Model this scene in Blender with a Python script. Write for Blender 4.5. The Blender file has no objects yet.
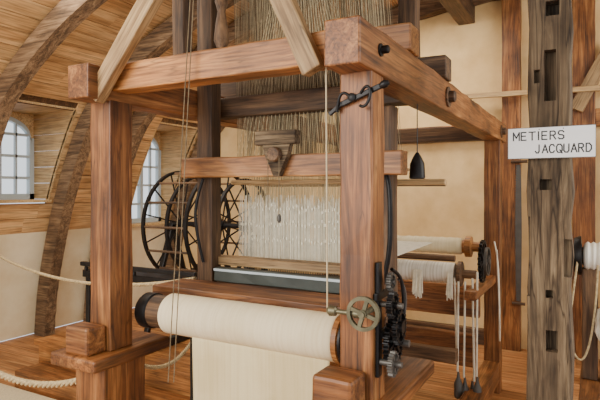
import bpy, bmesh, math, random
from mathutils import Vector, Matrix, noise
random.seed(7)
S=bpy.context.scene
COL=S.collection

# ------------------------------------------------------------ materials
def nt(name):
    m=bpy.data.materials.new(name); m.use_nodes=True
    n=m.node_tree.nodes; l=m.node_tree.links
    return m,n,l,n['Principled BSDF']
def ramp(n,cols):
    r=n.new('ShaderNodeValToRGB'); e=r.color_ramp.elements
    while len(e)<len(cols): e.new(0.5)
    for i,(p,c) in enumerate(cols):
        e[i].position=p; e[i].color=(*c,1)
    return r
def srgb(r,g,b):
    f=lambda c:((c/255)/12.92) if c/255<=.04045 else (((c/255)+.055)/1.055)**2.4
    return (f(r),f(g),f(b))
def wood(name,dark,mid,light,rough=.5,axis='X',island=False,gs=1.0,bump=.25,patch=.35,crack=.6):
    m,n,l,b=nt(name)
    tc=n.new('ShaderNodeTexCoord'); oi=n.new('ShaderNodeObjectInfo')
    add=n.new('ShaderNodeVectorMath'); add.operation='ADD'
    mul=n.new('ShaderNodeMath'); mul.operation='MULTIPLY'; mul.inputs[1].default_value=37
    if island:
        g=n.new('ShaderNodeNewGeometry'); l.new(g.outputs['Random Per Island'],mul.inputs[0])
        rnd=g.outputs['Random Per Island']
    else:
        l.new(oi.outputs['Random'],mul.inputs[0]); rnd=oi.outputs['Random']
    l.new(tc.outputs['Object'],add.inputs[0]); l.new(mul.outputs[0],add.inputs[1])
    def mapped(a,c):
        mp=n.new('ShaderNodeMapping'); l.new(add.outputs[0],mp.inputs[0])
        s={'X':(a,c,c),'Y':(c,a,c),'Z':(c,c,a)}[axis]; mp.inputs['Scale'].default_value=s; return mp
    def mulc(a,bb,f):
        mx=n.new('ShaderNodeMix'); mx.data_type='RGBA'; mx.blend_type='MULTIPLY'; mx.inputs[0].default_value=f
        l.new(a,mx.inputs[6]); l.new(bb,mx.inputs[7]); return mx.outputs[2]
    m1=mapped(.9*gs,11*gs); n1=n.new('ShaderNodeTexNoise'); n1.inputs['Scale'].default_value=1.6; n1.inputs['Detail'].default_value=7; n1.inputs['Roughness'].default_value=.65; n1.inputs['Distortion'].default_value=1.2
    l.new(m1.outputs[0],n1.inputs[0])
    r1=ramp(n,[(.3,dark),(.5,mid),(.72,light)]); l.new(n1.outputs[0],r1.inputs[0])
    m2=mapped(3*gs,70*gs); n2=n.new('ShaderNodeTexNoise'); n2.inputs['Scale'].default_value=1.5; n2.inputs['Detail'].default_value=5
    l.new(m2.outputs[0],n2.inputs[0])
    r2=ramp(n,[(.33,(.42,.38,.34)),(.54,(1,1,1))]); l.new(n2.outputs[0],r2.inputs[0])
    c=mulc(r1.outputs[0],r2.outputs[0],.8)
    m4=mapped(.8*gs,16*gs); n4=n.new('ShaderNodeTexNoise'); n4.inputs['Scale'].default_value=1.3; n4.inputs['Detail'].default_value=2; n4.inputs['Distortion'].default_value=.4
    l.new(m4.outputs[0],n4.inputs[0])
    r5=ramp(n,[(.482,(1,1,1)),(.5,(.2,.17,.15)),(.518,(1,1,1))]); l.new(n4.outputs[0],r5.inputs[0])
    c=mulc(c,r5.outputs[0],crack)
    n3=n.new('ShaderNodeTexNoise'); n3.inputs['Scale'].default_value=3.2; n3.inputs['Detail'].default_value=5
    l.new(add.outputs[0],n3.inputs[0])
    r3=ramp(n,[(.36,(1-patch,1-patch*1.05,1-patch*1.1)),(.62,(1.0+patch*.3,)*3)]); l.new(n3.outputs[0],r3.inputs[0])
    c=mulc(c,r3.outputs[0],1)
    r4=ramp(n,[(0,(.8,.79,.77)),(1,(1.12,1.12,1.12))]); l.new(rnd,r4.inputs[0])
    c=mulc(c,r4.outputs[0],1)
    l.new(c,b.inputs['Base Color'])
    b.inputs['Roughness'].default_value=rough
    bp=n.new('ShaderNodeBump'); bp.inputs['Strength'].default_value=bump; bp.inputs['Distance'].default_value=.004
    l.new(n2.outputs[0],bp.inputs['Height']); l.new(bp.outputs[0],b.inputs['Normal'])
    return m
def flat(name,c,rough=.6,metal=0,var=.2,scale=8,bump=.1,c2=None):
    m,n,l,b=nt(name)
    tc=n.new('ShaderNodeTexCoord'); ns=n.new('ShaderNodeTexNoise'); ns.inputs['Scale'].default_value=scale; ns.inputs['Detail'].default_value=8; ns.inputs['Roughness'].default_value=.6
    l.new(tc.outputs['Object'],ns.inputs[0])
    d=c2 if c2 else tuple(x*(1-var) for x in c)
    r=ramp(n,[(.35,d),(.65,c)]); l.new(ns.outputs[0],r.inputs[0]); l.new(r.outputs[0],b.inputs['Base Color'])
    b.inputs['Roughness'].default_value=rough; b.inputs['Metallic'].default_value=metal
    bp=n.new('ShaderNodeBump'); bp.inputs['Strength'].default_value=bump; bp.inputs['Distance'].default_value=.01
    l.new(ns.outputs[0],bp.inputs['Height']); l.new(bp.outputs[0],b.inputs['Normal'])
    return m
def clothmat(name,c,c2,axis='X',freq=60):
    m,n,l,b=nt(name)
    tc=n.new('ShaderNodeTexCoord'); mp=n.new('ShaderNodeMapping')
    mp.inputs['Scale'].default_value={'X':(freq,2,2),'Z':(2,2,freq)}[axis]
    l.new(tc.outputs['Object'],mp.inputs[0])
    ns=n.new('ShaderNodeTexNoise'); ns.inputs['Scale'].default_value=1; ns.inputs['Detail'].default_value=4; l.new(mp.outputs[0],ns.inputs[0])
    r=ramp(n,[(.3,c2),(.6,c)]); l.new(ns.outputs[0],r.inputs[0])
    n5=n.new('ShaderNodeTexNoise'); n5.inputs['Scale'].default_value=5; n5.inputs['Detail'].default_value=5; l.new(tc.outputs['Object'],n5.inputs[0])
    r5=ramp(n,[(.38,(.86,.82,.74)),(.6,(1,1,1))]); l.new(n5.outputs[0],r5.inputs[0])
    mx=n.new('ShaderNodeMix'); mx.data_type='RGBA'; mx.blend_type='MULTIPLY'; mx.inputs[0].default_value=.7
    l.new(r.outputs[0],mx.inputs[6]); l.new(r5.outputs[0],mx.inputs[7]); l.new(mx.outputs[2],b.inputs['Base Color'])
    b.inputs['Roughness'].default_value=.9
    wv=n.new('ShaderNodeTexNoise'); wv.inputs['Scale'].default_value=250; l.new(tc.outputs['Object'],wv.inputs[0])
    bp=n.new('ShaderNodeBump'); bp.inputs['Strength'].default_value=.3; bp.inputs['Distance'].default_value=.003
    l.new(wv.outputs[0],bp.inputs['Height']); l.new(bp.outputs[0],b.inputs['Normal'])
    return m

W_RED=wood('wood_red',srgb(82,50,24),srgb(148,92,46),srgb(196,138,80),.5,patch=.45)
W_ORG=wood('wood_orange',srgb(110,68,32),srgb(176,116,60),srgb(214,158,94),.5,patch=.4)
W_BRN=wood('wood_brown',srgb(60,42,28),srgb(102,74,48),srgb(142,108,74),.65)
W_OLD=wood('wood_weathered',srgb(56,44,32),srgb(108,90,68),srgb(160,138,106),.9,bump=1.0,patch=.55,crack=.9)
W_RIB=wood('wood_rib',srgb(72,54,38),srgb(126,98,70),srgb(170,140,104),.85,bump=.6)
W_TAN=wood('wood_tan',srgb(126,94,60),srgb(176,142,96),srgb(204,174,126),.6)
W_PALE=wood('wood_pale',srgb(190,150,98),srgb(216,180,126),srgb(232,202,150),.6,patch=.15,crack=.2)
W_PINE=wood('pine_boards',srgb(184,136,86),srgb(222,176,120),srgb(240,202,150),.6,axis='Y',island=True,gs=.7,patch=.18,crack=.15)
W_FLOOR=wood('floor_boards',srgb(146,94,54),srgb(196,136,82),srgb(220,168,112),.55,axis='X',island=True,gs=.7,patch=.2,crack=.2)
PLASTER=flat('plaster_ochre',srgb(236,202,144),.9,scale=2.6,c2=srgb(214,176,118),bump=.5)
PLWHITE=flat('plaster_cream',srgb(240,226,192),.9,scale=2,c2=srgb(222,200,158),bump=.4)
IRON=flat('iron_black',srgb(40,38,38),.45,.6,var=.4,scale=20)
BRASS=flat('brass_tarnished',srgb(120,114,88),.45,.6,var=.5,scale=20)
STEEL=flat('lead_grey',srgb(100,96,90),.5,.5,scale=15)
CLOTH=clothmat('cloth_cream',srgb(234,220,184),srgb(226,210,170),freq=90)
SHEET=clothmat('cloth_sheet',srgb(228,212,166),srgb(220,202,154),freq=90)
WHITE=clothmat('yarn_white',srgb(246,242,230),srgb(210,202,182),freq=90)
CORD=flat('cord_brown',srgb(132,114,86),.9,var=.5,scale=40)
CORDL=flat('cord_light',srgb(214,196,156),.9,var=.2,scale=40)
YARN=flat('yarn_heddle',srgb(244,236,212),.9,var=.2,scale=30)
ROPE=flat('rope_hemp',srgb(210,186,140),.9,var=.45,scale=60,bump=.6)
MAT=flat('mat_sisal',srgb(226,210,172),.95,var=.2,scale=60)
BAND=flat('band_green',srgb(64,70,64),.5,var=.3,scale=10)
SIGNW=flat('sign_white',srgb(240,240,238),.5,var=.04)
SIGNK=flat('sign_black',srgb(20,20,22),.6,var=.1)
FRAMEW=flat('frame_paint',srgb(196,208,212),.5,var=.08)

# ------------------------------------------------------------ helpers
def empty(name,loc=(0,0,0)):
    e=bpy.data.objects.new(name,None); e.location=loc; e.empty_display_size=.1; COL.objects.link(e); return e
def mk(name,bm,mat,parent=None,smooth=False,M=None):
    me=bpy.data.meshes.new(name); bmesh.ops.recalc_face_normals(bm,faces=bm.faces); bm.to_mesh(me); bm.free()
    if smooth:
        for p in me.polygons: p.use_smooth=True
    me.materials.append(mat)
    o=bpy.data.objects.new(name,me); COL.objects.link(o)
    if M is not None: o.matrix_world=M
    if parent:
        o.parent=parent
        o.matrix_parent_inverse=Matrix.Translation(parent.location).inverted()
    return o
def frame(p1,p2):
    p1=Vector(p1);p2=Vector(p2); x=(p2-p1).normalized()
    if abs(x.z)>.97:
        y=Vector((1,0,0)); y=(y-x*y.dot(x)).normalized(); z=x.cross(y)
    else:
        z=Vector((0,0,1)); z=(z-x*z.dot(x)).normalized(); y=z.cross(x)
    M=Matrix((x,y,z)).transposed().to_4x4(); M.translation=p1
    return M,(p2-p1).length
def beam(name,p1,p2,w,h,mat,parent=None,jit=.0025,bev=.006):
    M,L=frame(p1,p2); n=max(2,int(L/.12))
    bm=bmesh.new(); rings=[]
    for i in range(n+1):
        x=L*i/n; r=[]
        for (a,b) in ((-1,-1),(1,-1),(1,1),(-1,1)):
            j=lambda:random.uniform(-jit,jit)
            r.append(bm.verts.new((x,a*w/2+j(),b*h/2+j())))
        rings.append(r)
    for i in range(n):
        for k in range(4):
            bm.faces.new((rings[i][k],rings[i][(k+1)%4],rings[i+1][(k+1)%4],rings[i+1][k]))
    bm.faces.new(rings[0][::-1]); bm.faces.new(rings[-1])
    o=mk(name,bm,mat,parent,M=M)
    if bev:
        md=o.modifiers.new('b','BEVEL'); md.width=bev; md.segments=2; md.limit_method='ANGLE'; md.angle_limit=math.radians(50)
    return o
def box(name,x0,x1,y0,y1,z0,z1,mat,parent=None,bev=.006):
    dx,dy,dz=x1-x0,y1-y0,z1-z0
    j=min(.0025,min(dx,dy,dz)*.04)
    if dz>=dx and dz>=dy: return beam(name,((x0+x1)/2,(y0+y1)/2,z0),((x0+x1)/2,(y0+y1)/2,z1),dx,dy,mat,parent,jit=j,bev=bev)
    if dx>=dy: return beam(name,(x0,(y0+y1)/2,(z0+z1)/2),(x1,(y0+y1)/2,(z0+z1)/2),dy,dz,mat,parent,jit=j,bev=bev)
    return beam(name,((x0+x1)/2,y0,(z0+z1)/2),((x0+x1)/2,y1,(z0+z1)/2),dx,dz,mat,parent,jit=j,bev=bev)
def addbox(bm,x0,x1,y0,y1,z0,z1):
    vs=[bm.verts.new((x,y,z)) for x in (x0,x1) for y in (y0,y1) for z in (z0,z1)]
    for f in ((0,1,3,2),(4,6,7,5),(0,4,5,1),(2,3,7,6),(0,2,6,4),(1,5,7,3)):
        bm.faces.new([vs[i] for i in f])
def lathe(name,p1,p2,prof,mat,parent=None,seg=32):
    M,L=frame(p1,p2); bm=bmesh.new(); rs=[]
    for (t,r) in prof:
        rs.append([bm.verts.new((t,r*math.cos(2*math.pi*k/seg),r*math.sin(2*math.pi*k/seg))) for k in range(seg)])
    for i in range(len(rs)-1):
        for k in range(seg): bm.faces.new((rs[i][k],rs[i][(k+1)%seg],rs[i+1][(k+1)%seg],rs[i+1][k]))
    bm.faces.new(rs[0]); bm.faces.new(rs[-1])
    o=mk(name,bm,mat,parent,True,M)
    md=o.modifiers.new('e','EDGE_SPLIT'); md.split_angle=math.radians(40)
    return o
def cyl(name,p1,p2,r,mat,parent=None,seg=20):
    L=(Vector(p2)-Vector(p1)).length
    return lathe(name,p1,p2,[(0,r),(L,r)],mat,parent,seg)
def cords(name,segs,r,mat,parent=None,sides=3):
    bm=bmesh.new()
    for (a,b) in segs:
        M,L=frame(a,b); q=[]
        for t in (0,L):
            q.append([bm.verts.new(M@Vector((t,r*math.cos(6.283*k/sides),r*math.sin(6.283*k/sides)))) for k in range(sides)])
        for k in range(sides): bm.faces.new((q[0][k],q[0][(k+1)%sides],q[1][(k+1)%sides],q[1][k]))
    return mk(name,bm,mat,parent)
def tube(name,pts,r,mat,parent=None,closed=False):
    cu=bpy.data.curves.new(name,'CURVE'); cu.dimensions='3D'; cu.bevel_depth=r; cu.bevel_resolution=3
    sp=cu.splines.new('POLY' if len(pts)>12 or closed else 'NURBS'); sp.points.add(len(pts)-1)
    for i,p in enumerate(pts): sp.points[i].co=(*p,1)
    if sp.type=='NURBS': sp.use_endpoint_u=True; sp.order_u=3
    sp.use_cyclic_u=closed; cu.materials.append(mat)
    o=bpy.data.objects.new(name,cu); COL.objects.link(o)
    if parent:
        o.parent=parent; o.matrix_parent_inverse=Matrix.Translation(parent.location).inverted()
    return o
def rope(name,a,b,sag,r,mat,parent=None):
    a=Vector(a);b=Vector(b); L=(b-a).length; n=int(L/.012); bm=bmesh.new()
    d=(b-a).normalized(); side=d.cross(Vector((0,0,1))).normalized(); up=side.cross(d)
    for s in range(3):
        prev=None
        for i in range(n+1):
            t=i/n; c=a.lerp(b,t)-Vector((0,0,4*sag*t*(1-t)))
            ph=t*L/(r*7)*2*math.pi+s*2.0944
            c=c+side*math.cos(ph)*r*.5+up*math.sin(ph)*r*.5
            ring=[bm.verts.new(c+side*math.cos(k*1.0472)*r*.56+up*math.sin(k*1.0472)*r*.56) for k in range(6)]
            if prev:
                for k in range(6): bm.faces.new((prev[k],prev[(k+1)%6],ring[(k+1)%6],ring[k]))
            prev=ring
    return mk(name,bm,mat,parent,True)
def wheel(name,c,axis,R,rt,nsp,mat,parent=None,teeth=0,hub=.02,wid=.02,spr=.006):
    bm=bmesh.new(); seg=max(48,teeth*4)
    def P(r,a,w): return Vector((w,r*math.cos(a),r*math.sin(a)))
    ro=[];ri=[]
    for k in range(seg):
        a=2*math.pi*k/seg; rr=R
        if teeth: rr=R if (k%4) in (0,1) else R-.012*(R/.08)
        ro.append([bm.verts.new(P(rr,a,w)) for w in (-wid/2,wid/2)])
        ri.append([bm.verts.new(P(R-rt,a,w)) for w in (-wid/2,wid/2)])
    for k in range(seg):
        j=(k+1)%seg
        bm.faces.new((ro[k][0],ro[j][0],ro[j][1],ro[k][1])); bm.faces.new((ri[k][0],ri[k][1],ri[j][1],ri[j][0]))
        bm.faces.new((ro[k][0],ri[k][0],ri[j][0],ro[j][0])); bm.faces.new((ro[k][1],ro[j][1],ri[j][1],ri[k][1]))
    for s in range(nsp):
        a=2*math.pi*s/nsp+.3; u=Vector((0,math.cos(a),math.sin(a))); v=Vector((0,-math.sin(a),math.cos(a)))
        vs=[]
        for rr in (hub*.8,R-rt*.7):
            for (w,q) in ((-1,-1),(1,-1),(1,1),(-1,1)):
                vs.append(bm.verts.new(u*rr+v*q*spr+Vector((w*spr,0,0))))
        for k in range(4): bm.faces.new((vs[k],vs[(k+1)%4],vs[4+(k+1)%4],vs[4+k]))
    h=[[bm.verts.new(P(hub,2*math.pi*k/16,w)) for k in range(16)] for w in (-wid,wid)]
    for k in range(16): bm.faces.new((h[0][k],h[0][(k+1)%16],h[1][(k+1)%16],h[1][k]))
    bm.faces.new(h[0]); bm.faces.new(h[1])
    R_=Matrix.Identity(4) if axis=='X' else Matrix.Rotation(math.pi/2,4,'Z')
    return mk(name,bm,mat,parent,M=Matrix.Translation(Vector(c))@R_)

# ------------------------------------------------------------ ROOM SHELL
bm=bmesh.new()
y=-3.2
while y<4.05:
    x=-4.75+random.uniform(-1,0); 
    while x<3.2:
        L=random.uniform(1.4,2.6); addbox(bm,max(x,-4.75),min(x+L,3.2)-.003,y,min(y+.145,4.05),-.04,0); x+=L
    y+=.15
mk('floor',bm,W_FLOOR)
box('wall_back',-4.9,3.3,4.05,4.2,-.04,4.0,PLASTER,bev=0)
PROF=[(-4.62,0),(-4.56,.5),(-4.44,1.0),(-4.28,1.49),(-4.08,1.95),(-3.81,2.4),(-3.35,2.77),(-2.8,3.07),(-2.0,3.36),(-1.0,3.56),(0.2,3.66),(1.6,3.68),(3.2,3.68)]
def cr(pts,n):
    out=[]
    for i in range(len(pts)-1):
        p0=Vector(pts[max(i-1,0)]);p1=Vector(pts[i]);p2=Vector(pts[i+1]);p3=Vector(pts[min(i+2,len(pts)-1)])
        for k in range(n):
            t=k/n
            out.append(.5*((2*p1)+(p2-p0)*t+(2*p0-5*p1+4*p2-p3)*t*t+(3*p1-p0-3*p2+p3)*t**3))
    out.append(Vector(pts[-1])); return out
CRV=cr(PROF,12)
def offs(pts,d):
    o=[]
    for i,p in enumerate(pts):
        t=(pts[min(i+1,len(pts)-1)]-pts[max(i-1,0)]).normalized(); nrm=Vector((-t.y,t.x)); o.append(p+nrm*d)
    return o
OUT=offs(CRV,.11)
def arclen(pts,step):
    res=[pts[0]]; acc=0
    for i in range(1,len(pts)):
        seg=(pts[i]-pts[i-1]).length; pos=0
        while acc+seg-pos>=step:
            pos+=step-acc; acc=0; res.append(pts[i-1].lerp(pts[i],pos/seg))
        acc+=seg-pos
    return res
BRD=arclen(OUT,.165)
WIN=[(1.16,1.93,1.5,2.42),(3.13,3.86,1.16,2.42)]
bmW=bmesh.new()
def slab2(bm,a,b,y0,y1,th=.02):
    t=(b-a).normalized(); nrm=Vector((-t.y,t.x)); g=.004
    a2=a+t*g; b2=b-t*g; vs=[]
    for yy in (y0,y1):
        for p in (a2,b2,b2+nrm*th,a2+nrm*th): vs.append(bm.verts.new((p.x,yy,p.y)))
    for f in ((0,1,2,3),(7,6,5,4),(0,4,5,1),(1,5,6,2),(2,6,7,3),(3,7,4,0)): bm.faces.new([vs[i] for i in f])
for i in range(len(BRD)-1):
    a,b=BRD[i],BRD[i+1]; zm=(a.y+b.y)/2
    if zm<1.12: continue
    cuts=[-3.2]
    for (y0,y1,z0,z1) in WIN:
        if z0<zm<z1: cuts+= [y0,y1]
    cuts.append(4.05)
    for k in range(0,len(cuts),2):
        y=cuts[k]; e=cuts[k+1]
        while y<e-.01:
            L=random.uniform(1.8,3.2); ne=min(y+L,e)
            if e-ne<.3: ne=e
            slab2(bmW,a,b,y,ne-.002); y=ne
mk('ceiling',bmW,W_PINE)
bmB=bmesh.new(); O2=offs(CRV,.14)
for i in range(len(O2)-1):
    a,b=O2[i],O2[i+1]; zm=(a.y+b.y)/2; cuts=[-3.2]
    for (y0,y1,z0,z1) in WIN:
        if z0-.03<zm<z1: cuts+=[y0,y1]
    cuts.append(4.05)
    for k in range(0,len(cuts),2):
        bmB.faces.new([bmB.verts.new(v) for v in ((a.x,cuts[k],a.y),(b.x,cuts[k],b.y),(b.x,cuts[k+1],b.y),(a.x,cuts[k+1],a.y))])
mk('roof_sheathing',bmB,W_BRN)
bmP=bmesh.new()
low=[p for p in OUT if p.y<1.16]
for i in range(len(low)-1):
    a,b=low[i],low[i+1]
    bmP.faces.new([bmP.verts.new(v) for v in ((a.x,-3.2,a.y),(b.x,-3.2,b.y),(b.x,4.05,b.y),(a.x,4.05,a.y))])
mk('wall_left',bmP,PLWHITE)
def rib(name,y,w=.13,d=.19,mat=W_RIB):
    bm=bmesh.new(); I=offs(CRV,-d/2); O=offs(CRV,d/2-.02); pr=None
    for i in range(0,len(CRV)):
        j=random.uniform(-.006,.006)
        r=[bm.verts.new((p.x,yy,p.y)) for (p,yy) in ((I[i]+Vector((j,j)),y),(I[i]+Vector((j,j)),y+w),(O[i],y+w),(O[i],y))]
        if pr:
            for k in range(4): bm.faces.new((pr[k],pr[(k+1)%4],r[(k+1)%4],r[k]))
        else: bm.faces.new(r)
        pr=r
    bm.faces.new(pr); return mk(name,bm,mat)
for k,y in enumerate((-1.0,.05,1.02,1.98,2.62,3.9)):
    rib('roof_rib' if k==0 else 'roof_rib.%03d'%k,y)
def xprof(z):
    for i in range(len(OUT)-1):
        if OUT[i].y<=z<=OUT[i+1].y: return OUT[i].x
    return -4.6
for idx,(y0,y1,z0,z1) in enumerate(WIN):
    XW=-4.66
    e=empty('window_%d'%(idx+1))
    ym=(y0+y1)/2; hw=(y1-y0)/2
    NS=16
    zs=[z0+(z1-z0)*k/NS for k in range(NS+1)]
    bm=bmesh.new()
    for yy,s in ((y0,-1),(y1,1)):
        for k in range(NS):
            a,b=zs[k],zs[k+1]; g=.004 if k%3==0 else 0
            vs=[(XW,yy,a+g),(xprof(a)+.02,yy,a+g),(xprof(b)+.02,yy,b),(XW,yy,b)]
            vb=[bm.verts.new(v) for v in vs]+[bm.verts.new((v[0],v[1]+s*.02,v[2])) for v in vs]
            for f in ((0,1,2,3),(7,6,5,4),(0,4,5,1),(1,5,6,2),(2,6,7,3),(3,7,4,0)): bm.faces.new([vb[i] for i in f])
    addbox(bm,XW,xprof(z0)+.05,y0-.02,y1+.02,z0-.03,z0)
    addbox(bm,XW,xprof(z1),y0-.02,y1+.02,z1,z1+.02)
    mk('reveal',bm,W_PALE,e)
    ry=hw-.03; rise=.22; zh=z1-.04-rise
    def head(y):
        t=min(1,abs(y-ym)/ry); return zh+rise*math.sqrt(max(0,1-t*t))
    bm=bmesh.new(); X0,X1=XW-.02,XW+.03
    N=28
    for k in range(N):
        ya=y0+(y1-y0)*k/N; yb=y0+(y1-y0)*(k+1)/N
        ha,hb=head(ya),head(yb); 
        f=[bm.verts.new((x,y,z)) for x in (X1,X0) for (y,z) in ((ya,ha),(yb,hb),(yb,z1),(ya,z1))]
        for q in ((0,1,2,3),(7,6,5,4),(0,4,5,1)): bm.faces.new([f[i] for i in q])
    mk('spandrel',bm,W_PALE,e)
    bm=bmesh.new()
    for k in range(N):
        ya=y0+.03+(y1-y0-.06)*k/N; yb=y0+.03+(y1-y0-.06)*(k+1)/N
        ha,hb=head(ya),head(yb)
        f=[bm.verts.new((x,y,z)) for x in (X1+.01,X0) for (y,z) in ((ya,ha-.045),(yb,hb-.045),(yb,hb),(ya,ha))]
        for q in ((0,1,2,3),(7,6,5,4),(0,4,5,1),(3,2,6,7)): bm.faces.new([f[i] for i in q])
    addbox(bm,X0,X1+.01,y0,y0+.05,z0,zh); addbox(bm,X0,X1+.01,y1-.05,y1,z0,zh)
    addbox(bm,X0,X1+.01,y0,y1,z0,z0+.06)
    addbox(bm,X0,X1+.015,ym-.022,ym+.022,z0,z1-.05)
    nr=4 if idx==0 else 5
    for k in range(1,nr):
        zz=z0+(z1-z0)*k/nr
        if zz>head(ym)-.05: continue
        hwz=ry if zz<zh else ry*math.sqrt(max(0,1-((zz-zh)/rise)**2))
        addbox(bm,X0+.01,X1-.004,ym-hwz,ym+hwz,zz-.014,zz+.014)
    for q in (.25,.75):
        yy=y0+(y1-y0)*q; addbox(bm,X0+.01,X1-.004,yy-.01,yy+.01,z0,head(yy))
    mk('sash',bm,FRAMEW,e)
box('trim_1',-1.9,-.10,3.95,4.05,2.12,2.28,W_RED)
box('trim_2',-.10,.07,3.93,4.05,0,3.66,W_RED)
box('trim_3',.53,.72,3.93,4.05,0,3.66,W_RED)
box('trim_4',.72,3.1,3.95,4.05,2.2,2.36,W_ORG)
box('trim_5',.07,.53,3.96,4.05,1.98,2.1,W_ORG)
beam('trim_6',(.56,3.9,2.35),(.86,3.9,2.95),.07,.12,W_TAN)
box('trim_7',.86,.93,3.98,4.05,0,2.1,FRAMEW)
box('trim_8',-2.6,-.1,3.98,4.05,.0,.16,W_BRN)
beam('wall_pole',(-.55,3.86,2.56),(2.2,3.86,2.5),.04,.05,W_PALE)
box('ceiling_beam',-.55,-.38,-1.0,4.04,3.35,3.54,W_BRN)
box('ceiling_beam.001',-.2,1.9,2.0,2.16,3.0,3.18,W_BRN)

pf=empty('wooden_platform')
for k in range(13):
    y=1.2+k*.185
    box('plank_%d'%k,-3.55,-1.55,y,y+.18,.26,.3,W_ORG,pf,bev=.004)
box('riser',-3.53,-1.57,1.23,1.26,0,.26,W_ORG,pf)
box('riser_side',-1.6,-1.57,1.26,3.55,0,.26,W_ORG,pf)
box('step',-3.4,-1.75,.93,1.2,.0,.14,W_RED,pf)
bm=bmesh.new(); addbox(bm,-4.3,-1.75,-1.0,.9,.001,.02); mk('floor_mat',bm,MAT)

# ------------------------------------------------------------ LOOM
LM=empty('jacquard_loom')
box('front_post_right',-.055,.062,-.06,.06,.89,2.0,W_RED,LM)
box('front_post_left',-1.285,-1.155,-.065,.065,.89,2.0,W_RED,LM)
box('back_post_right',-.06,.06,2.69,2.81,0,2.0,W_RED,LM)
box('back_post_left',-1.28,-1.16,2.69,2.81,0,2.0,W_RED,LM)
box('side_beam_right',-.055,.068,-.18,3.0,1.99,2.14,W_RED,LM)
box('side_beam_left',-1.285,-1.155,-.18,3.0,1.99,2.135,W_RED,LM)
box('front_cross_beam',-1.155,-.06,-.055,.055,2.035,2.15,W_ORG,LM)
box('back_cross_beam',-1.155,-.065,2.69,2.81,2.0,2.12,W_BRN,LM)
box('mid_cross_beam',-1.155,-.065,.66,.76,2.0,2.11,W_BRN,LM)
box('bearer_front',-1.42,.08,.30,.42,2.14,2.25,W_ORG,LM)
box('bearer_rear',-1.42,.08,.86,.98,2.14,2.25,W_BRN,LM)
lathe('peg_0',(.062,.0,2.07),(.10,.0,2.07),[(0,.022),(.012,.022),(.014,.014),(.034,.014),(.038,.01)],IRON,LM,16)
for i,(x,y,z) in enumerate(((.068,.95,2.06),(.068,2.7,2.06))):
    lathe('peg_%d'%(i+1),(x,y,z),(x+.04,y,z),[(0,.05),(.008,.05),(.01,.03),(.035,.028),(.04,.02)],W_BRN,LM,20)
for s,(cx) in (('left',-1.22),('right',0.0)):
    yb=.26 if s=='left' else .52
    box('sill_'+s,cx-.17 if s=='left' else cx-.12,cx+.115,-.19 if s=='left' else -.22,yb,.835,.89,W_RED,LM,bev=.01)
    box('foot_block_'+s,cx-.095,cx+.045,-.17 if s=='left' else -.19,-.066,.89,1.01,W_RED,LM,bev=.012)
    box('leg_'+s,cx-.09,cx+.09,-.12,.12,0,.835,W_RED,LM)
    box('bottom_rail_'+s,cx-.06,cx+.06,.12,2.69,.1,.25,W_RED,LM)
beam('brace_left',(-1.2,-.105,2.0),(-.66,-.105,2.62),.05,.08,W_TAN,LM)
beam('brace_right',(-.13,-.1,2.0),(-.42,-.1,2.62),.05,.075,W_TAN,LM)
box('upper_tie',-1.2,.0,-.13,-.06,2.6,2.7,W_BRN,LM)
box('upright_left',-1.16,-1.06,.52,.60,.89,2.9,W_BRN,LM)
box('upright_right',-.21,-.09,.58,.66,.8,1.98,W_BRN,LM)
box('upper_bearer_left',-1.14,-1.03,-.1,1.3,2.74,2.84,W_BRN,LM)
box('upper_bearer_right',-.2,-.1,-.1,1.3,2.74,2.84,W_BRN,LM)
box('upright_rear_right',-.2,-.1,.98,1.06,2.14,2.9,W_BRN,LM)
box('upright_front_left',-1.14,-1.07,.31,.38,2.25,2.74,W_BRN,LM)
box('head_box',-1.0,-.25,.62,1.0,2.84,3.02,W_BRN,LM)
box('head_post_a',-1.02,-.95,.78,.86,2.84,3.25,W_BRN,LM); box('head_post_b',-.3,-.23,.78,.86,2.84,3.25,W_BRN,LM)
box('head_top',-1.02,-.23,.76,.88,3.22,3.3,W_BRN,LM)
box('card_prism',-.95,-.3,.45,.57,2.86,2.98,W_TAN,LM)
lathe('spindle',(-.98,.5,2.62),(-.98,.5,2.25),[(0,.02),(.05,.035),(.1,.02),(.16,.03),(.25,.04),(.3,.02),(.37,.025)],W_BRN,LM,16)
box('harness_beam',-1.2,.0,.44,.52,1.665,1.765,W_ORG,LM)
box('rod_top',-1.12,.06,.93,.965,1.625,1.655,W_PALE,LM)
box('rod_top_b',-1.12,.03,1.06,1.09,1.62,1.65,W_TAN,LM)
box('heddle_bar',-1.10,-.14,.74,.77,1.63,1.655,W_PALE,LM)
box('pulley_cap',-.70,-.48,.385,.44,1.81,1.875,W_OLD,LM)
bm=bmesh.new()
vs=[(-.665,1.815),(-.515,1.815),(-.53,1.76),(-.56,1.70),(-.575,1.665),(-.605,1.665),(-.62,1.70),(-.65,1.76)]
f=[bm.verts.new((x,.40,z)) for x,z in vs]; g=[bm.verts.new((x,.435,z)) for x,z in vs]
bm.faces.new(f); bm.faces.new(g)
for k in range(8): bm.faces.new((f[k],f[(k+1)%8],g[(k+1)%8],g[k]))
mk('pulley_block',bm,W_OLD,LM)
lathe('pulley_wheel',(-.59,.37,1.765),(-.59,.4,1.765),[(0,.03),(.006,.034),(.012,.028),(.02,.034),(.03,.034)],W_BRN,LM)
cords('pulley_cord',[((-.62,.38,1.76),(-.62,.38,1.52)),((-.56,.38,1.76),(-.56,.38,1.49))],.002,CORD,LM,5)
lathe('pulley_hook',(-.56,.38,1.49),(-.56,.38,1.45),[(0,.004),(.012,.01),(.03,.01),(.04,.004)],STEEL,LM,12)
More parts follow.
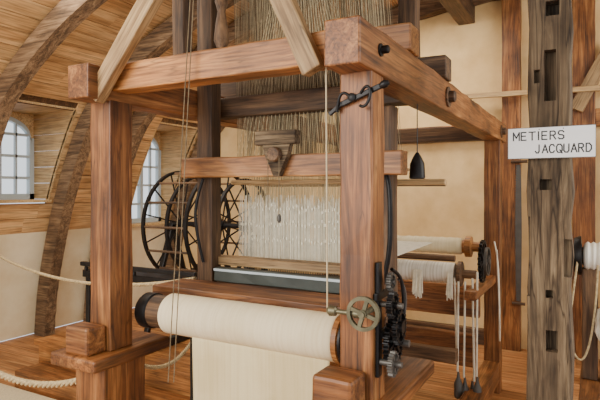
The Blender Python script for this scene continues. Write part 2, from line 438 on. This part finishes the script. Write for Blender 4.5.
def harness(name,rows,n,mat,off,r):
    segs=[]
    for row in range(rows):
        for k in range(n):
            t=(k+off)/n
            xb=-1.06+t*.90; yb=.76+row*.28/rows
            xt=-1.02+t*.80+random.uniform(-.004,.004); yt=.66+row*.3/rows
            segs.append(((xb,yb,1.68),(xt,yt,2.86)))
    cords(name,segs,r,mat,LM)
harness('harness_cords',5,96,CORD,0,.00115)
harness('harness_cords_pale',3,84,CORDL,.5,.0010)
segs=[]
for k in range(30):
    t=k/29; segs.append(((-1.05+t*.87,.70,1.70),(-.62+(t-.5)*.2,.68,2.86)))
cords('lift_cords',segs,.0013,CORDL,LM)
box('comber_board',-1.1,-.15,.74,1.04,1.70,1.715,W_TAN,LM,bev=.002)
segs=[];s2=[]
for row in range(5):
    for k in range(100):
        x=-1.06+.86*k/99+random.uniform(-.0025,.0025); y=.77+row*.05
        segs.append(((x,y,1.165),(x+random.uniform(-.003,.003),y,1.54+random.uniform(-.035,.035))))
        if k%2==0: s2.append(((x,y,1.49),(x,y,1.70)))
cords('heddles',segs,.0021,YARN,LM)
cords('heddle_tops',s2,.0013,CORDL,LM)
bm=bmesh.new()
for row in (0,2):
    for zc in (1.5,1.42,1.33):
        for k in range(46):
            x=-1.05+.86*k/45+random.uniform(-.004,.004); z=zc+random.uniform(-.02,.02); y=.768+row*.05
            addbox(bm,x-.004,x+.004,y-.003,y+.003,z-.007,z+.007)
mk('heddle_eyes',bm,YARN,LM)
cords('lingoes',[((-1.06+.86*k/60,.82,1.16),(-1.06+.86*k/60,.82,.8)) for k in range(61)],.004,STEEL,LM,5)
box('beater_top',-1.16,-.13,.575,.66,1.20,1.245,W_TAN,LM)
box('reed_band',-1.04,-.15,.515,.575,1.125,1.195,BAND,LM,bev=.003)
box('reed_edge',-1.04,-.15,.510,.52,1.178,1.19,FRAMEW,LM,bev=.001)
box('beater_sole',-1.12,-.13,.56,.66,1.06,1.125,W_BRN,LM)
box('breast_plank',-1.24,-.075,.27,.50,1.06,1.125,W_RED,LM)
box('breast_board',-1.22,-.08,.47,.51,.90,1.06,W_BRN,LM)
tube('batten_arc',[(-.13,.55,1.74),(-.085,.52,1.66),(-.07,.5,1.5),(-.075,.5,1.3),(-.12,.52,1.16)],.011,IRON,LM)
tube('batten_arc_left',[(-1.1,.5,1.66),(-1.125,.47,1.55),(-1.13,.47,1.4),(-1.1,.5,1.22)],.008,IRON,LM)
cz,cy=1.035,.15
lathe('roll_core',(-1.155,cy,cz),(-.07,cy,cz),[(0,.045),(.02,.075),(.16,.075),(.17,.06),(1.02,.06),(1.03,.03),(1.085,.03)],W_BRN,LM)
prof=[(0,.072),(.004,.086)]+[(.01+.84*k/20,.09+random.uniform(-.0004,.0004)) for k in range(21)]+[(.856,.086),(.86,.072)]
lathe('cloth_roll',(-1.005,cy,cz),(-.13,cy,cz),prof,CLOTH,LM,48)
lathe('roll_flange',(-.148,cy,cz),(-.1,cy,cz),[(0,.092),(.02,.092),(.024,.084),(.034,.084),(.036,.05),(.045,.05)],W_ORG,LM,40)
lathe('roll_ring',(-.118,cy,cz),(-.11,cy,cz),[(0,.097),(.008,.097)],IRON,LM,40)
lathe('roll_end_left',(-1.155,cy,cz),(-1.06,cy,cz),[(0,.075),(.01,.082),(.06,.082),(.07,.07)],IRON,LM)
bm=bmesh.new(); nx,nz=44,30; gr=[]
for j in range(nz+1):
    row=[]
    for i in range(nx+1):
        x=-.835+.665*i/nx; t=j/nz; z=cz-.06-t*.955
        y=cy-.045+ .02*t + .012*math.sin(x*14+t*2)*t+ .006*math.sin(x*31)*t
        row.append(bm.verts.new((x,y,z)))
    gr.append(row)
for j in range(nz):
    for i in range(nx): bm.faces.new((gr[j][i],gr[j][i+1],gr[j+1][i+1],gr[j+1][i]))
o=mk('hanging_cloth',bm,SHEET,LM,True); md=o.modifiers.new('s','SOLIDIFY'); md.thickness=.003
cords('woven_web',[((-1.02+.84*k/90,cy+.08,1.04),(-1.02+.84*k/90,.56,1.05)) for k in range(91)],.0046,CLOTH,LM,4)
cords('warp_rear',[((-1.04+.72*k/100,.66,1.2),(-1.04+.72*k/100,2.12,1.22)) for k in range(101)],.0018,YARN,LM)
lathe('warp_beam_upper',(-1.16,2.25,1.19),(-.0,2.25,1.19),[(0,.03),(.05,.03),(.051,.05),(1.05,.05),(1.051,.075),(1.09,.075),(1.1,.035),(1.16,.035)],W_ORG,LM)
pr=[(0,.05)]+[(.01+.95*k/34,.06+random.uniform(-.003,.003)) for k in range(35)]+[(.97,.05)]
lathe('warp_yarn_upper',(-1.1,2.25,1.19),(-.1,2.25,1.19),pr,CLOTH,LM)
lathe('warp_beam_lower',(-1.16,2.05,1.02),(-.0,2.05,1.02),[(0,.03),(.06,.03),(.061,.045),(1.04,.045),(1.041,.085),(1.065,.085),(1.07,.03),(1.16,.03)],W_BRN,LM)
pr=[(0,.04)]+[(.01+.93*k/34,.072+random.uniform(-.002,.002)) for k in range(35)]+[(.95,.04)]
lathe('warp_yarn_lower',(-1.08,2.05,1.02),(-.13,2.05,1.02),pr,WHITE,LM)
cyl('lease_rod',(-1.12,1.95,1.135),(-.12,1.95,1.135),.022,W_BRN,LM)
wheel('ratchet_wheel',(.02,2.18,1.1),'X',.15,.02,6,IRON,LM,teeth=24,spr=.008)
wheel('ratchet_hoop',(.05,2.18,1.1),'X',.10,.012,4,STEEL,LM,spr=.006)
box('beam_bracket_right',-.05,.03,1.9,2.7,.87,.93,W_RED,LM); box('beam_bracket_left',-1.25,-1.17,1.9,2.7,.87,.93,W_RED,LM)
segs=[]
for k in range(44):
    c=random.choice((-.40,-.37)) if k%3 else -.16
    x=c+random.uniform(-.015,.015); segs.append(((x,1.975,1.04),(x+random.uniform(-.012,.012),1.955,.84+random.uniform(0,.06))))
cords('yarn_tufts',segs,.004,YARN,LM,4)
segs=[];
for i,(x,y,zt,zb) in enumerate(((-.06,1.98,.98,.33),(-.10,1.96,.98,.37),(-.02,2.02,1.0,.30),(.02,1.98,1.05,.35),(-.13,1.98,1.0,.42))):
    segs.append(((x,y,zt),(x+random.uniform(-.02,.02),y,zb)))
    if i<4: lathe('weight_%d'%i,(x,y,zb-.18),(x,y,zb),[(0,.018),(.01,.03),(.1,.028),(.14,.012),(.18,.006)],STEEL,LM,14)
cords('brake_cords',segs,.007,YARN,LM,6)
tube('brake_loop',[(.03,2.62,1.2),(.065,2.55,1.1),(.07,2.6,.8),(.07,2.62,.45),(.065,2.64,.42),(.07,2.58,.8),(.065,2.5,1.15)],.006,YARN,LM)
box('back_board_upper',-1.16,-.06,2.5,2.55,.62,.86,W_RED,LM)
box('back_board_lower',-1.16,-.06,2.3,2.36,.3,.54,W_RED,LM)
box('treadle_bar',-1.16,-.06,1.7,1.78,.5,.58,W_BRN,LM)
for k in range(3): box('treadle_%d'%k,-.85+k*.18,-.79+k*.18,.35,1.75,.2,.25,W_BRN,LM)
beam('latch_bar',(-.085,-.075,1.855),(-.035,-.075,1.89),.012,.014,IRON,LM,jit=0,bev=.002)
beam('latch_bar_b',(-.04,-.075,1.885),(.10,-.075,1.935),.012,.018,IRON,LM,jit=0,bev=.003)
tube('latch_hook',[(.03,-.08,1.915),(.05,-.09,1.94),(.07,-.09,1.925),(.065,-.09,1.89),(.045,-.09,1.865),(.03,-.085,1.875)],.005,IRON,LM)
tube('latch_hook_b',[(-.055,-.08,1.86),(-.045,-.09,1.91),(-.02,-.09,1.925),(-.005,-.085,1.905)],.005,IRON,LM)
lathe('latch_bolt',(.0,-.09,1.905),(.0,-.06,1.905),[(0,.006),(.004,.014),(.012,.014),(.03,.014)],IRON,LM,14)
lathe('latch_tip',(.095,-.075,1.933),(.125,-.075,1.944),[(0,.008),(.01,.013),(.022,.013),(.032,.006)],IRON,LM,12)
cords('pull_cords',[((-.66,-.09,2.6),(-.775,-.11,.84)),((-.65,-.085,2.6),(-.755,-.1,.84))],.0022,CORD,LM,6)
cords('side_cord',[((-.10,-.07,2.03),(-.10,-.06,1.19))],.003,CORDL,LM,6)
wheel('handwheel',(.06,-.13,1.21),'Y',.055,.012,4,BRASS,LM,hub=.014,wid=.014,spr=.006)
cyl('handwheel_shaft',(.06,-.15,1.21),(.06,-.05,1.21),.01,BRASS,LM)
lathe('take_up_knob',(-.07,-.12,1.205),(.045,-.12,1.205),[(0,.01),(.01,.018),(.03,.016),(.035,.008),(.09,.008),(.095,.014),(.115,.014)],BRASS,LM,16)
wheel('gear_large',(.095,.06,1.08),'X',.09,.016,6,IRON,LM,teeth=32,wid=.018,spr=.006)
wheel('gear_large_b',(.125,.03,1.14),'X',.06,.014,5,IRON,LM,teeth=24,wid=.014,spr=.005)
wheel('gear_small',(.115,-.01,1.22),'X',.045,.012,4,IRON,LM,teeth=18,wid=.018,hub=.012)
wheel('gear_low',(.12,-.02,1.03),'X',.042,.01,4,STEEL,LM,teeth=16,wid=.016,hub=.012)
wheel('gear_upper',(.095,.03,1.29),'X',.032,.01,4,STEEL,LM,teeth=12,wid=.016,hub=.01)
box('gear_plate',.063,.075,-.035,.0,.98,1.36,IRON,LM,bev=.002)
box('gear_arm',.064,.076,.0,.14,1.10,1.13,IRON,LM,bev=.002); box('gear_arm_b',.064,.076,-.05,.1,1.235,1.26,IRON,LM,bev=.002)
cyl('gear_axle',(.05,.06,1.08),(.15,.06,1.08),.012,STEEL,LM); cyl('gear_axle_b',(.05,-.01,1.22),(.15,-.01,1.22),.01,STEEL,LM); cyl('gear_axle_c',(.05,-.02,1.03),(.15,-.02,1.03),.01,STEEL,LM)
tube('pawl',[(.115,-.02,1.34),(.125,.03,1.32),(.13,.06,1.26),(.13,.06,1.18)],.006,IRON,LM)
tube('pawl_spring',[(.12,.08,1.12),(.13,.09,1.2),(.13,.07,1.28),(.12,.03,1.3)],.004,STEEL,LM)
cords('pendant_wire',[((.0,.66,1.99),(.0,.66,1.76))],.0025,IRON,LM,5)
lathe('pendant_weight',(0,.66,1.65),(0,.66,1.77),[(0,.03),(.004,.036),(.07,.032),(.10,.018),(.12,.006)],IRON,LM,20)

# ------------------------------------------------------------ WARPING WHEELS behind
WW=empty('warping_wheel',(-1.95,1.6,0))
A0,A1,WY,WZ,WR=-2.3,-1.66,1.68,1.32,.44
for i,(x,R_,n_) in enumerate(((A0,WR,12),(-2.1,.40,0),(-1.88,WR,12),(A1,.37,10))):
    wheel('rim_%d'%i,(x,WY,WZ),'X',R_,.02,n_,IRON,WW,hub=.035,wid=.026,spr=.0045)
cyl('axle',(A0-.12,WY,WZ),(A1+.12,WY,WZ),.02,IRON,WW)
for k in range(14):
    a=2*math.pi*k/14
    cyl('slat_%d'%k,(A0,WY+(WR-.015)*math.cos(a),WZ+(WR-.015)*math.sin(a)),(-1.88,WY+(WR-.015)*math.cos(a),WZ+(WR-.015)*math.sin(a)),.009,W_BRN,WW,8)
for i,x in enumerate((A0-.1,A1+.1)):
    beam('stand_a_%d'%i,(x,1.35,.36),(x,WY,WZ),.045,.035,IRON,WW); beam('stand_b_%d'%i,(x,2.0,.36),(x,WY,WZ),.045,.035,IRON,WW)
    box('stand_foot_%d'%i,x-.03,x+.03,1.26,2.1,.305,.37,IRON,WW)
CB=empty('creel_table',(-1.9,1.0,0))
box('top',-2.5,-1.45,.86,1.16,.98,1.03,IRON,CB)
box('rail',-2.5,-1.45,.84,.87,1.06,1.09,IRON,CB)
for i,(x,y) in enumerate(((-2.47,.9),(-1.5,.9),(-2.47,1.12),(-1.5,1.12))):
    box('leg_%d'%i,x-.02,x+.02,y-.02,y+.02,.145 if x<-1.75 else 0,.98,IRON,CB)
for i,x in enumerate((-2.45,-1.98,-1.5)): box('rail_post_%d'%i,x-.012,x+.012,.845,.865,1.03,1.06,IRON,CB)

# ------------------------------------------------------------ RIGHT TIMBER POST
o=beam('timber_post',(.552,.55,0),(.552,.55,3.68),.15,.15,W_OLD,None,jit=.007,bev=.012)
cut=bmesh.new()
for (x0,x1,z0,z1,d) in ((.54,.585,2.245,2.30,.06),(.535,.575,1.93,2.12,.05),(.50,.52,2.0,2.05,.03),(.52,.56,1.60,1.64,.04),(.54,.565,1.20,1.23,.04),(.54,.58,1.0,1.08,.05),(.60,.66,1.28,1.42,.03),(.44,.487,1.2,1.5,.03)):
    addbox(cut,x0,x1,.3,.475+d,z0,z1)
cm=bpy.data.meshes.new('c'); cut.to_mesh(cm); cut.free(); co=bpy.data.objects.new('c',cm); COL.objects.link(co)
bo=o.modifiers.new('bool','BOOLEAN'); bo.operation='DIFFERENCE'; bo.object=co; bo.solver='EXACT'
bpy.context.view_layer.update()
me=bpy.data.meshes.new_from_object(o.evaluated_get(bpy.context.evaluated_depsgraph_get()))
if len(me.polygons)>10:
    o.modifiers.clear(); o.data=me
else: o.modifiers.remove(bo)
bpy.data.objects.remove(co)

SG=empty('hanging_sign',(.557,.45,1.77))
bm=bmesh.new(); addbox(bm,.411,.703,.452,.462,1.717,1.832); mk('board',bm,SIGNW,SG)
bm=bmesh.new()
for (a,b,c,d) in ((.411,.703,1.8305,1.832),(.411,.703,1.717,1.7185),(.411,.4125,1.717,1.832),(.7015,.703,1.717,1.832)): addbox(bm,a,b,.4505,.452,c,d)
mk('edge',bm,STEEL,SG)
def strokes(name,word,x0,x1,z,h,w=.0044):
    G={'M':[((0,0),(0,1)),((0,1),(.5,.3)),((.5,.3),(1,1)),((1,1),(1,0))],
       'E':[((0,0),(0,1)),((0,1),(.8,1)),((0,.52),(.7,.52)),((0,0),(.8,0))],
       'T':[((0,1),(1,1)),((.5,0),(.5,1))],
       'I':[((.225,0),(.225,1))],
       'R':[((0,0),(0,1)),((0,1),(.6,1)),((.6,1),(.82,.88)),((.82,.88),(.82,.62)),((.82,.62),(.6,.5)),((.6,.5),(0,.5)),((.45,.5),(.88,0))],
       'S':[((.85,.85),(.65,1)),((.65,1),(.2,1)),((.2,1),(0,.85)),((0,.85),(0,.66)),((0,.66),(.2,.54)),((.2,.54),(.65,.48)),((.65,.48),(.86,.34)),((.86,.34),(.86,.15)),((.86,.15),(.65,0)),((.65,0),(.2,0)),((.2,0),(0,.14))],
       'J':[((.7,1),(.7,.18)),((.7,.18),(.5,0)),((.5,0),(.2,0)),((.2,0),(0,.2))],
       'A':[((0,0),(.5,1)),((.5,1),(1,0)),((.2,.34),(.8,.34))],
       'C':[((.9,.8),(.68,1)),((.68,1),(.25,1)),((.25,1),(0,.75)),((0,.75),(0,.25)),((0,.25),(.25,0)),((.25,0),(.68,0)),((.68,0),(.9,.2))],
       'Q':[((.25,0),(0,.25)),((0,.25),(0,.75)),((0,.75),(.25,1)),((.25,1),(.75,1)),((.75,1),(1,.75)),((1,.75),(1,.25)),((1,.25),(.75,0)),((.75,0),(.25,0)),((.6,.3),(1,-.08))],
       'U':[((0,1),(0,.22)),((0,.22),(.22,0)),((.22,0),(.68,0)),((.68,0),(.9,.22)),((.9,.22),(.9,1))],
       'D':[((0,0),(0,1)),((0,1),(.55,1)),((.55,1),(.9,.72)),((.9,.72),(.9,.28)),((.9,.28),(.55,0)),((.55,0),(0,0))]}
    adv={'I':.45}; gap=.34
    tot=sum(adv.get(c,1) for c in word)+gap*(len(word)-1); u=(x1-x0)/tot; bm=bmesh.new(); x=x0
    for c in word:
        for (p,q) in G[c]:
            P1=Vector((x+p[0]*u,z+p[1]*h)); P2=Vector((x+q[0]*u,z+q[1]*h))
            d=(P2-P1).normalized(); nrm=Vector((-d.y,d.x))*w/2; P1=P1-d*w*.45; P2=P2+d*w*.45
            yy=.4508+random.uniform(0,.0003)
            vs=[bm.verts.new((v.x,yy,v.y)) for v in (P1+nrm,P1-nrm,P2-nrm,P2+nrm)]+[bm.verts.new((v.x,.4521,v.y)) for v in (P1+nrm,P1-nrm,P2-nrm,P2+nrm)]
            for f in ((0,1,2,3),(4,7,6,5),(0,4,5,1),(1,5,6,2),(2,6,7,3),(3,7,4,0)): bm.faces.new([vs[i] for i in f])
        x+=(adv.get(c,1)+gap)*u
    mk(name,bm,SIGNK,SG)
strokes('lettering_top','METIERS',.431,.604,1.786,.029)
strokes('lettering_bottom','JACQUARD',.507,.690,1.737,.029)
for i,x in enumerate((.52,.60)):
    lathe('screw_%d'%i,(x,.450,1.824),(x,.4520,1.824),[(0,.002),(.002,.002)],STEEL,SG,10)

bm=bmesh.new(); n=56; L=1.35; pv=None
base=Vector((.06,3.915,.5))
for k in range(n*2+1):
    t=k/(n*2); z=t*L; w=.035+.02*math.sin(math.pi*t); tooth=.012 if k%2 else 0
    a=bm.verts.new(base+Vector((-w/2-tooth,0,z))); b=bm.verts.new(base+Vector((w/2,0,z)))
    a2=bm.verts.new(base+Vector((-w/2-tooth,.006,z))); b2=bm.verts.new(base+Vector((w/2,.006,z)))
    if pv:
        bm.faces.new((pv[0],pv[1],b,a)); bm.faces.new((pv[2],a2,b2,pv[3])); bm.faces.new((pv[0],a,a2,pv[2])); bm.faces.new((pv[1],pv[3],b2,b))
    pv=(a,b,a2,b2)
SW=empty('pit_saw',(.06,3.9,.5))
mk('blade',bm,STEEL,SW)
cyl('handle_top',(-.01,3.905,1.88),(.14,3.905,1.88),.015,W_BRN,SW); cyl('handle_low',(-.0,3.905,.48),(.12,3.905,.48),.015,W_BRN,SW)

# ------------------------------------------------------------ second loom at right (partly in view)
L2=empty('hand_loom',(0,0,0))
box('post_a',1.30,1.42,1.72,1.84,0,2.1,W_RED,L2); box('post_b',1.30,1.42,3.3,3.42,0,2.1,W_RED,L2)
box('side_rail',.63,.73,1.3,3.6,.38,.52,W_RED,L2); box('rail_foot_a',.63,.73,1.45,1.57,0,.38,W_RED,L2); box('rail_foot_b',.63,.73,3.2,3.32,0,.38,W_RED,L2)
box('upright',.64,.72,1.74,1.82,.52,1.15,W_BRN,L2)
box('cross_rail',.73,1.30,1.73,1.83,.5,.62,W_RED,L2); box('cross_rail_b',.73,1.30,3.3,3.4,.5,.62,W_RED,L2)
box('top_rail',1.31,1.41,1.84,3.3,1.95,2.08,W_RED,L2)
lathe('roller',(.595,1.78,1.22),(1.30,1.78,1.22),[(0,.03),(.005,.10),(.028,.112),(.042,.112),(.047,.05),(.70,.05)],IRON,L2)
pr=[(0,.05)]+[(.01+.59*k/40,.078+(.005 if k%2 else -.005)) for k in range(41)]+[(.64,.05)]
lathe('rope_roll',(.645,1.78,1.22),(1.29,1.78,1.22),pr,WHITE,L2)
tube('slack_cord',[(.62,1.68,1.2),(.59,1.65,.95),(.57,1.62,.75),(.65,1.6,.62),(.71,1.66,.9),(.72,1.7,1.18)],.006,ROPE,L2)
bm=bmesh.new(); bmesh.ops.create_icosphere(bm,subdivisions=4,radius=1)
for v in bm.verts:
    nn=noise.noise(v.co*2.2)*.22+noise.noise(v.co*6)*.07; v.co=v.co*(1+nn); v.co=Vector((v.co.x*.09+.80,v.co.y*.09+1.68,v.co.z*.15+.85))
mk('cloth_bundle',bm,WHITE,L2,True)
cords('bundle_tie',[((.80,1.68,.98),(.80,1.75,1.16))],.008,ROPE,L2,6)

# ------------------------------------------------------------ barrier ropes
st=empty('rope_barrier',(-2.9,.1,0))
lathe('pole',(-2.9,.1,.021),(-2.9,.1,.98),[(0,.14),(.015,.14),(.03,.03),(.04,.02),(.88,.02),(.9,.035),(.93,.03),(.95,.01)],W_BRN,st)
rope('rope_span',(-2.9,.07,.86),(-1.335,-.08,.74),.17,.017,ROPE,st)
rope('barrier_rope',(-4.32,1.05,1.2),(-1.19,.54,1.12),.19,.012,ROPE)
rope('barrier_rope.001',(-1.7,1.15,.6),(-1.28,.2,.75),.1,.012,ROPE)

# ------------------------------------------------------------ lights, world, camera
w=bpy.data.worlds.new('World'); S.world=w; w.use_nodes=True
bg=w.node_tree.nodes['Background']; bg.inputs[0].default_value=(.90,.95,1.0,1); bg.inputs[1].default_value=1.35
def area(name,loc,tgt,size,power,color):
    l=bpy.data.lights.new(name,'AREA'); l.shape='RECTANGLE'; l.size=size[0]; l.size_y=size[1]; l.energy=power; l.color=color
    o=bpy.data.objects.new(name,l); COL.objects.link(o); o.location=loc
    o.rotation_euler=(Vector(tgt)-Vector(loc)).to_track_quat('-Z','Y').to_euler(); return o
area('window_light_front',(-1.6,-3.0,2.3),(-.8,1.5,1.4),(2.4,1.6),145,(1,.95,.86))
area('ceiling_lamp',(-2.4,.6,3.0),(-2.6,1.0,0),(1.4,1.8),45,(1,.93,.8))  # added overhead area light shining down under the vault, no real fixture
area('window_light_right',(3.0,1.4,2.6),(0,3.6,1.4),(2.0,1.6),90,(1,.94,.84))  # area light at the right, aimed at the back wall
area('back_lamp',(-1.2,3.0,3.3),(-1.2,3.4,0),(2.0,.8),45,(1,.93,.8))  # added fill light high near the back wall, no lamp hangs there
cam=bpy.data.cameras.new('cam'); co=bpy.data.objects.new('camera',cam); COL.objects.link(co)
co.location=(.689,-1.676,1.6); co.rotation_euler=(math.pi/2,0,math.radians(29))
cam.lens=526/600*36; cam.sensor_width=36; cam.shift_y=-10/600; cam.clip_start=.05
S.camera=co
